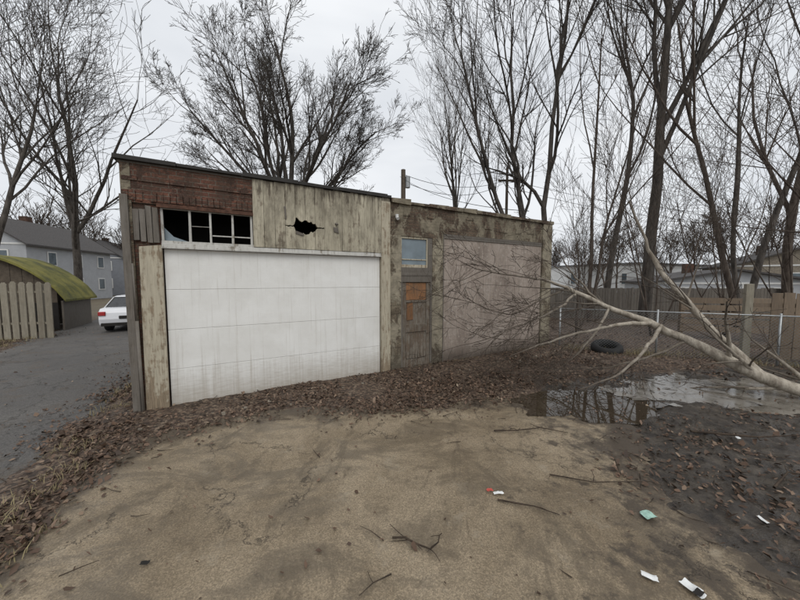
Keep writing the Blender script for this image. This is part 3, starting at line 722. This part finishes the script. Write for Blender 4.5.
# ---------------------------------------------------------------- chain link fence
FN=empty('chain_link_fence',(0,0,0))
A=Vector((3.95,7.35,0));B=Vector((9.6,4.85,0)); D=(B-A); LL=D.length; D.normalize()
b=MB(); hgt=1.0; rr=.0024; sp=.062
k0=-int(hgt/sp)-1
for i in range(k0,int(LL/sp)+1):
    for sg in (1,-1):
        s0=i*sp; s1=s0+hgt; z0,z1=(.04,hgt) if sg==1 else (hgt,.04)
        if s0<0: z0=z0+(z1-z0)*(-s0)/(hgt); s0=0
        if s1>LL: z1=z0+(z1-z0)*(LL-s0)/(s1-s0); s1=LL
        if s1<=s0: continue
        off=Vector((D.y,-D.x,0))*(.003*sg)
        b.cyl(A+D*s0+Vector((0,0,z0))+off,A+D*s1+Vector((0,0,z1))+off,rr,None,3)
b.build('mesh_wires',MAT['metal'],FN)
b=MB(); b.cyl(A+Vector((0,0,hgt)),B+Vector((0,0,hgt)),.014)
s0=0
while s0<=LL: b.cyl(A+D*s0+Vector((0,0,-.1)),A+D*s0+Vector((0,0,hgt+.05)),.019); s0+=1.9
b.build('rails_and_posts',MAT['metal'],FN,0,True)

def picket(name,A,B,h,w,mat,gap=.01,pointed=False,th=.02,hj=.02):
    E=empty(name,(A[0],A[1],0),math.atan2(B[1]-A[1],B[0]-A[0])); L=math.hypot(B[0]-A[0],B[1]-A[1])
    b=MB(); x_=0
    while x_<L:
        hh=h+random.uniform(-hj,hj); sk=random.uniform(-.012,.012); w2=w*random.uniform(.9,1.05)
        if pointed: b.prism([(x_,0),(x_+w2,0),(x_+w2+sk,hh-w*.45),(x_+w2*.68+sk,hh),(x_+w2*.32+sk,hh),(x_+sk,hh-w*.45)],0,th)
        else: b.box(x_,x_+w2,0,th,0,hh,.005)
        x_+=w2+gap
    b.build('pickets',mat,E)
    b=MB()
    for z in (.25*h,.8*h): b.box(0,L,th+.001,th+.05,z,z+.06)
    x_=0
    while x_<L: b.box(x_,x_+.08,th+.052,th+.13,-.1,h*.96); x_+=1.9
    b.build('rails',mat,E); return E
random.seed(21)
picket('picket_fence',(-14.2,7.75),(-10.35,8.72),1.66,.15,MAT['fencewood'],.05,True,.025,.03)
picket('wooden_fence',(6.4,13.6),(16.5,12.6),1.35,.11,MAT['greywood'],.012)
random.seed(4)
E=empty('board_fence',(8.0,8.5,0),math.radians(-14)); b=MB()
for r_ in range(5):
    x_=0
    while x_<4.6:
        l=random.uniform(1.2,1.6); b.box(x_,min(x_+l-.01,4.6),0,.02,.25+r_*.2,.25+r_*.2+.15,.008); x_+=l
b.build('boards',MAT['tanwood'],E); b=MB()
for x_ in (0,1.5,3,4.5): b.box(x_,x_+.09,.021,.11,-.1,1.32,.004)
b.build('posts',MAT['tanwood'],E)
E=empty('wooden_gate',(7.15,6.15,0),math.radians(-24)); b=MB()
b.box(-.05,.06,-.05,.06,-.1,1.62,.006); b.box(1.5,1.62,-.05,.08,-.1,1.55,.006)
b.build('gate_posts',MAT['fencewood'],E,.006); b=MB()
for i in range(8): b.box(.35+i*.17,.35+i*.17+.155,0,.02,.1+.03*random.random(),1.42+.04*random.random(),.006)
b.box(.1,1.48,.021,.06,.3,.38,.004); b.box(.1,1.48,.021,.06,1.15,1.23,.004)
b.build('gate_boards',MAT['tanwood'],E,.002)

def torus_obj(name,loc,R,r,mat,rot=(0,0,0)):
    bpy.ops.mesh.primitive_torus_add(major_radius=R,minor_radius=r,major_segments=40,minor_segments=14,location=loc,rotation=rot)
    o=bpy.context.object; o.name=name; o.data.materials.append(mat); o.scale=(1,1,1.25)
    bpy.ops.object.shade_smooth(); return o
torus_obj('old_tyre',(4.85,6.95,.11),.24,.085,MAT['rubber'],(math.radians(14),math.radians(-6),0))

# ---------------------------------------------------------------- litter
def litter(name,x_,y_,w,h,mat,rot,n=6,amp=.004,seed=0):
    random.seed(seed); V=[];F=[]
    for j in range(n+1):
        for i in range(n+1):
            u=(i/n-.5)*w;v_=(j/n-.5)*h; V.append((u+random.uniform(-.002,.002),v_+random.uniform(-.002,.002),.008+amp*(math.sin(i*1.0+seed)+math.cos(j*1.2+seed*2))*.6+random.uniform(0,amp*.4)))
    for j in range(n):
        for i in range(n): 
            if random.random()<.08 and (i in (0,n-1) and j in (0,n-1)): continue
            a=j*(n+1)+i; F.append((a,a+1,a+n+2,a+n+1))
    me=bpy.data.meshes.new(name); me.from_pydata(V,[],F); me.materials.append(mat); o=bpy.data.objects.new(name,me); scene.collection.objects.link(o)
    o.location=(x_,y_,.012); o.rotation_euler=(0,0,rot)
litter('paper_scrap',1.42,1.60,.075,.04,MAT['paper'],-.5,seed=1)
litter('paper_scrap.001',1.60,1.53,.06,.10,MAT['paper'],.4,seed=2)
litter('paper_scrap.002',1.60,1.50,.055,.03,MAT['dark'],.4,amp=.001,seed=9)
bpy.data.objects['paper_scrap.002'].location.z=.022
litter('paper_scrap.003',2.55,2.0,.022,.07,MAT['paper'],-.1,seed=3)
litter('plastic_plate',1.78,2.05,.09,.07,MAT['greenplate'],.2,seed=4)
litter('wrapper',.78,2.27,.08,.025,MAT['paper'],.1,seed=5)
litter('red_wrapper',.72,2.30,.05,.03,MAT['redlitter'],.3,seed=6)
litter('paper_scrap.004',3.6,3.1,.07,.05,MAT['paper'],.3,seed=7)
litter('paper_scrap.005',3.0,2.75,.05,.04,MAT['paper'],.9,seed=8)
litter('paper_scrap.006',-.55,4.35,.07,.05,MAT['redlitter'],.9,seed=11)
litter('paper_scrap.007',-3.05,2.4,.05,.04,MAT['paper'],.9,seed=12)
litter('paper_scrap.008',-1.52,1.68,.05,.03,MAT['dark'],.2,seed=13)

# ---------------------------------------------------------------- left side: shed, houses, car
sx,sy=st(-4.35,9.5); E=empty('mossy_shed',(sx,sy,0),ANG)
pts=[]; n=14; Wd=3.4; SD=2.2
for i in range(n+1):
    f=i/n; x_=-Wd+f*(Wd+.15); z=1.05+1.5*math.sin(math.pi*min(1,(f*.86+.14)))**.75; pts.append((x_,z))
b=MB()
for i in range(n):
    (xa,za),(xb,zb)=pts[i],pts[i+1]
    b.hexa([(xa,-.2,za-.07),(xb,-.2,zb-.07),(xb,SD+.2,zb-.07),(xa,SD+.2,za-.07),(xa,-.2,za),(xb,-.2,zb),(xb,SD+.2,zb),(xa,SD+.2,za)])
b.build('curved_roof',MAT['moss'],E,0)
b=MB()
for i in range(n):
    (xa,za),(xb,zb)=pts[i],pts[i+1]
    if xb<=0.01: b.prism([(xa,0),(xb-.01,0),(xb-.01,zb-.075),(xa,za-.075)],0,.05)
b.build('gable_boards',MAT['pole'],E)
b=MB(); b.box(-.05,0,.06,SD,0,1.0); b.box(-Wd,-Wd+.05,.06,SD,0,1.0); b.box(-Wd,0,SD,SD+.05,0,1.2); b.build('side_walls',MAT['greywood'],E)
b=MB(); b.box(-.75,-.1,-.03,-.002,.05,.95); b.build('opening_shade_panel',MAT['dark'],E)  # flat near-black panel on the boards, shade of the shed opening as colour

def house(name,loc,rz,w,d,h,rh,wall,roof,over=.3,two=True):
    E=empty(name,(loc[0],loc[1],0),rz)
    b=MB(); b.prism([(0,0),(w,0),(w,h),(w/2,h+rh),(0,h)],0,d); b.build('walls',wall,E)
    b=MB(); t=.12; k_=rh/(w/2)
    b.prism([(-over,h-over*k_),(w/2,h+rh+.01),(w/2,h+rh+t),(-over,h-over*k_+t)],-over,d+over)
    b.prism([(w+over,h-over*k_),(w+over,h-over*k_+t),(w/2,h+rh+t),(w/2,h+rh+.01)],-over,d+over)
    b.build('roof',roof,E)
    b=MB();g=MB()
    floors=[.9,h*.5+.7] if two else [h*.35]
    for z in floors:
        for f in (.15,.42,.70):
            x_=w*f; ww=.6;hh=.9 if two else h*.4
            b.box(x_-.08,x_+ww+.08,-.05,-.004,z-.08,z+hh+.08); g.box(x_,x_+ww,-.06,-.051,z,z+hh)
        for f in (.2,.5,.8):
            y_=d*f; b.box(w+.004,w+.05,y_-.08,y_+.68,z-.08,z+(.9 if two else h*.4)+.08); g.box(w+.051,w+.06,y_,y_+.6,z,z+(.9 if two else h*.4))
    b.build('window_frames',MAT['trimw'],E); g.build('window_glass',MAT['glass'],E)
    b=MB(); b.box(w*.55,w*.55+.12,-.03,-.003,0,h); b.box(0,w,-.04,-.006,h-.12,h); b.build('trim',MAT['trimw'],E)
    b=MB(); b.box(w*.35,w*.35+.5,d*.5,d*.5+.5,h,h+rh+.6); b.build('chimney',MAT['brick'],E)
house('white_house',(-31.5,20.0),math.radians(12),5.5,8,4.3,1.9,MAT['siding'],MAT['roof'])
house('grey_house',(-35.8,31.5),math.radians(20),5.5,8,4.2,1.9,MAT['siding2'],MAT['roof'])
house('distant_house',(-47,52),math.radians(10),7,9,4.6,2.4,MAT['siding'],MAT['roof'])
house('long_white_building',(19,40),math.radians(-3),24,9,3.4,.5,MAT['whitebld'],MAT['siding2'],two=False)
house('low_garage',(17.5,20.5),math.radians(-20),8,6,1.55,.75,MAT['siding'],MAT['roof'],two=False)
house('tan_house',(30,27),math.radians(-30),8,8,3.0,1.4,MAT['conc'],MAT['roof'],two=False)

cx,cy=st(-2.38,9.9); C=empty('parked_car',(cx,cy,0),ANG+math.pi/2,.80)
b=MB(); hw=.88
side=[(-2.2,.32),(-2.25,.55),(-2.2,.86),(-2.05,.98),(-1.4,1.02),(.9,.98),(1.8,.86),(2.2,.68),(2.25,.4),(2.15,.25),(-2.1,.25)]
b.prism(side,-hw,hw,1); o=b.build('body',MAT['carpaint'],C,.07)
def cab(b,lx0,lx1,hx0,hx1,z0,z1,wl,wh):
    b.hexa([(lx0,-wl,z0),(lx1,-wl,z0),(lx1,wl,z0),(lx0,wl,z0),(hx0,-wh,z1),(hx1,-wh,z1),(hx1,wh,z1),(hx0,wh,z1)])
b=MB(); cab(b,-1.78,1.05,-1.15,.35,.96,1.40,.80,.62); b.build('glasshouse',MAT['carglass'],C,.03)
b=MB(); cab(b,-1.2,.40,-1.1,.25,1.395,1.45,.66,.58); 
for sg in (-1,1):
    for (xa,xb) in ((-1.8,-1.17),(-.25,-.2),(1.07,.37)):
        b.hexa([(xa-.04,sg*.79,.97),(xa+.06,sg*.79,.97),(xa+.06,sg*.825,.97),(xa-.04,sg*.825,.97),(xb-.04,sg*.62,1.41),(xb+.06,sg*.62,1.41),(xb+.06,sg*.655,1.41),(xb-.04,sg*.655,1.41)])
b.build('roof_and_pillars',MAT['carpaint'],C,.02)
b=MB()
for sg in (-1,1): b.box(-2.275,-2.15,sg*.84-.19 if sg>0 else -.84-.03,sg*.84+.03 if sg>0 else -.84+.19,.70,.86)
b.build('tail_lights',MAT['red'],C,.02)
b=MB(); b.box(-2.285,-2.2,-.8,.8,.28,.40); b.box(-2.28,-2.24,-.25,.25,.55,.68); b.build('bumper_and_plate',MAT['dark'],C,.02)
b=MB()
for xw in (-1.35,1.35):
    for sg in (-1,1): b.cyl((xw,sg*.68,.32),(xw,sg*.9,.32),.32,None,24)
b.build('tyres',MAT['rubber'],C,.03)
b=MB()
for xw in (-1.35,1.35):
    for sg in (-1,1): b.cyl((xw,sg*.895,.32),(xw,sg*.91,.32),.19,None,16)
b.build('hubcaps',MAT['metal'],C)

E=empty('utility_pole',(.15,14,0)); b=MB(); b.cyl((0,0,-.2),(0,0,6.7),.13,.1,12); b.build('pole',MAT['pole'],E)
b=MB(); b.cyl((.2,0,5.9),(.2,0,6.4),.11,.11,12); b.build('transformer',MAT['metal'],E)
E=empty('utility_pole.001',(6.1,17.5,0)); b=MB(); b.cyl((0,0,-.2),(0,0,8.1),.1,.07,12); b.build('pole',MAT['pole'],E)
b=MB(); b.box(-.5,.5,-.05,.05,7.3,7.4); b.build('crossarm',MAT['pole'],E)
b=MB()
def wire(a,c,sag,r=.012):
    a=Vector(a);c=Vector(c);n=14;pr=a
    for i in range(1,n+1):
        f=i/n; q=a.lerp(c,f)-Vector((0,0,sag*4*f*(1-f))); b.cyl(pr,q,r,None,4); pr=q
wire((.15,14,6.5),(6.1,17.5,7.4),.5); wire((.15,14,6.2),(6.1,17.5,7.3),.7); wire((6.1,17.5,7.4),(40,30,9),1.2); wire((6.1,17.5,7.0),(40,30,8.5),1.4); wire((-.0,14,6.4),(3.0,7.1,3.3),.3,.008)
b.build('power_lines',MAT['black'])

# ---------------------------------------------------------------- sky & light
world=bpy.data.worlds.new('World'); scene.world=world; world.use_nodes=True
nt=world.node_tree; bg=nt.nodes['Background']; bg.inputs['Strength'].default_value=.1
sx_,sy_,sz_=.25,-.8,.95
elev=math.atan2(sz_,math.hypot(sx_,sy_)); az=math.atan2(sx_,sy_)
sky=nt.nodes.new('ShaderNodeTexSky'); sky.sky_type='NISHITA'; sky.sun_disc=False; sky.sun_elevation=elev; sky.sun_rotation=az
tc=nt.nodes.new('ShaderNodeTexCoord'); sp=nt.nodes.new('ShaderNodeSeparateXYZ'); nt.links.new(tc.outputs['Generated'],sp.inputs[0])
rp=nt.nodes.new('ShaderNodeValToRGB'); nt.links.new(sp.outputs[2],rp.inputs[0])
e=rp.color_ramp.elements; e[0].position=0; e[0].color=(.78,.80,.825,1); e[1].position=.62; e[1].color=(.83,.85,.875,1); q=e.new(1); q.color=(1,1,1,1)
nz=nt.nodes.new('ShaderNodeTexNoise'); nz.inputs['Scale'].default_value=1.6; nz.inputs['Detail'].default_value=5; nz.inputs['Distortion'].default_value=.4
mp=nt.nodes.new('ShaderNodeMapping'); mp.inputs['Scale'].default_value=(1,1,3); nt.links.new(tc.outputs['Generated'],mp.inputs[0]); nt.links.new(mp.outputs[0],nz.inputs['Vector'])
r2=nt.nodes.new('ShaderNodeValToRGB'); nt.links.new(nz.outputs[0],r2.inputs[0]); e=r2.color_ramp.elements; e[0].position=.35; e[0].color=(9.2,9.35,9.6,1); e[1].position=.65; e[1].color=(11.4,11.4,11.4,1)
mu=nt.nodes.new('ShaderNodeMix'); mu.data_type='RGBA'; mu.blend_type='MULTIPLY'; mu.inputs[0].default_value=1
nt.links.new(rp.outputs[0],mu.inputs[6]); nt.links.new(r2.outputs[0],mu.inputs[7])
mx=nt.nodes.new('ShaderNodeMix'); mx.data_type='RGBA'; mx.inputs[0].default_value=.95
nt.links.new(sky.outputs[0],mx.inputs[6]); nt.links.new(mu.outputs[2],mx.inputs[7]); nt.links.new(mx.outputs[2],bg.inputs[0])
ld=bpy.data.lights.new('sun','SUN'); ld.energy=1.25; ld.angle=math.radians(38); ld.color=(1,.98,.95)
lo=bpy.data.objects.new('sun',ld); scene.collection.objects.link(lo); lo.rotation_euler=Vector((-sx_,-sy_,-sz_)).to_track_quat('-Z','Y').to_euler()

cd=bpy.data.cameras.new('camera'); cam=bpy.data.objects.new('camera',cd); scene.collection.objects.link(cam)
cam.location=(0,0,1.7); cam.rotation_euler=(math.radians(90-3.81),0,0)
cd.sensor_width=36; cd.lens=13.5; cd.clip_start=.05; cd.clip_end=2000; scene.camera=cam
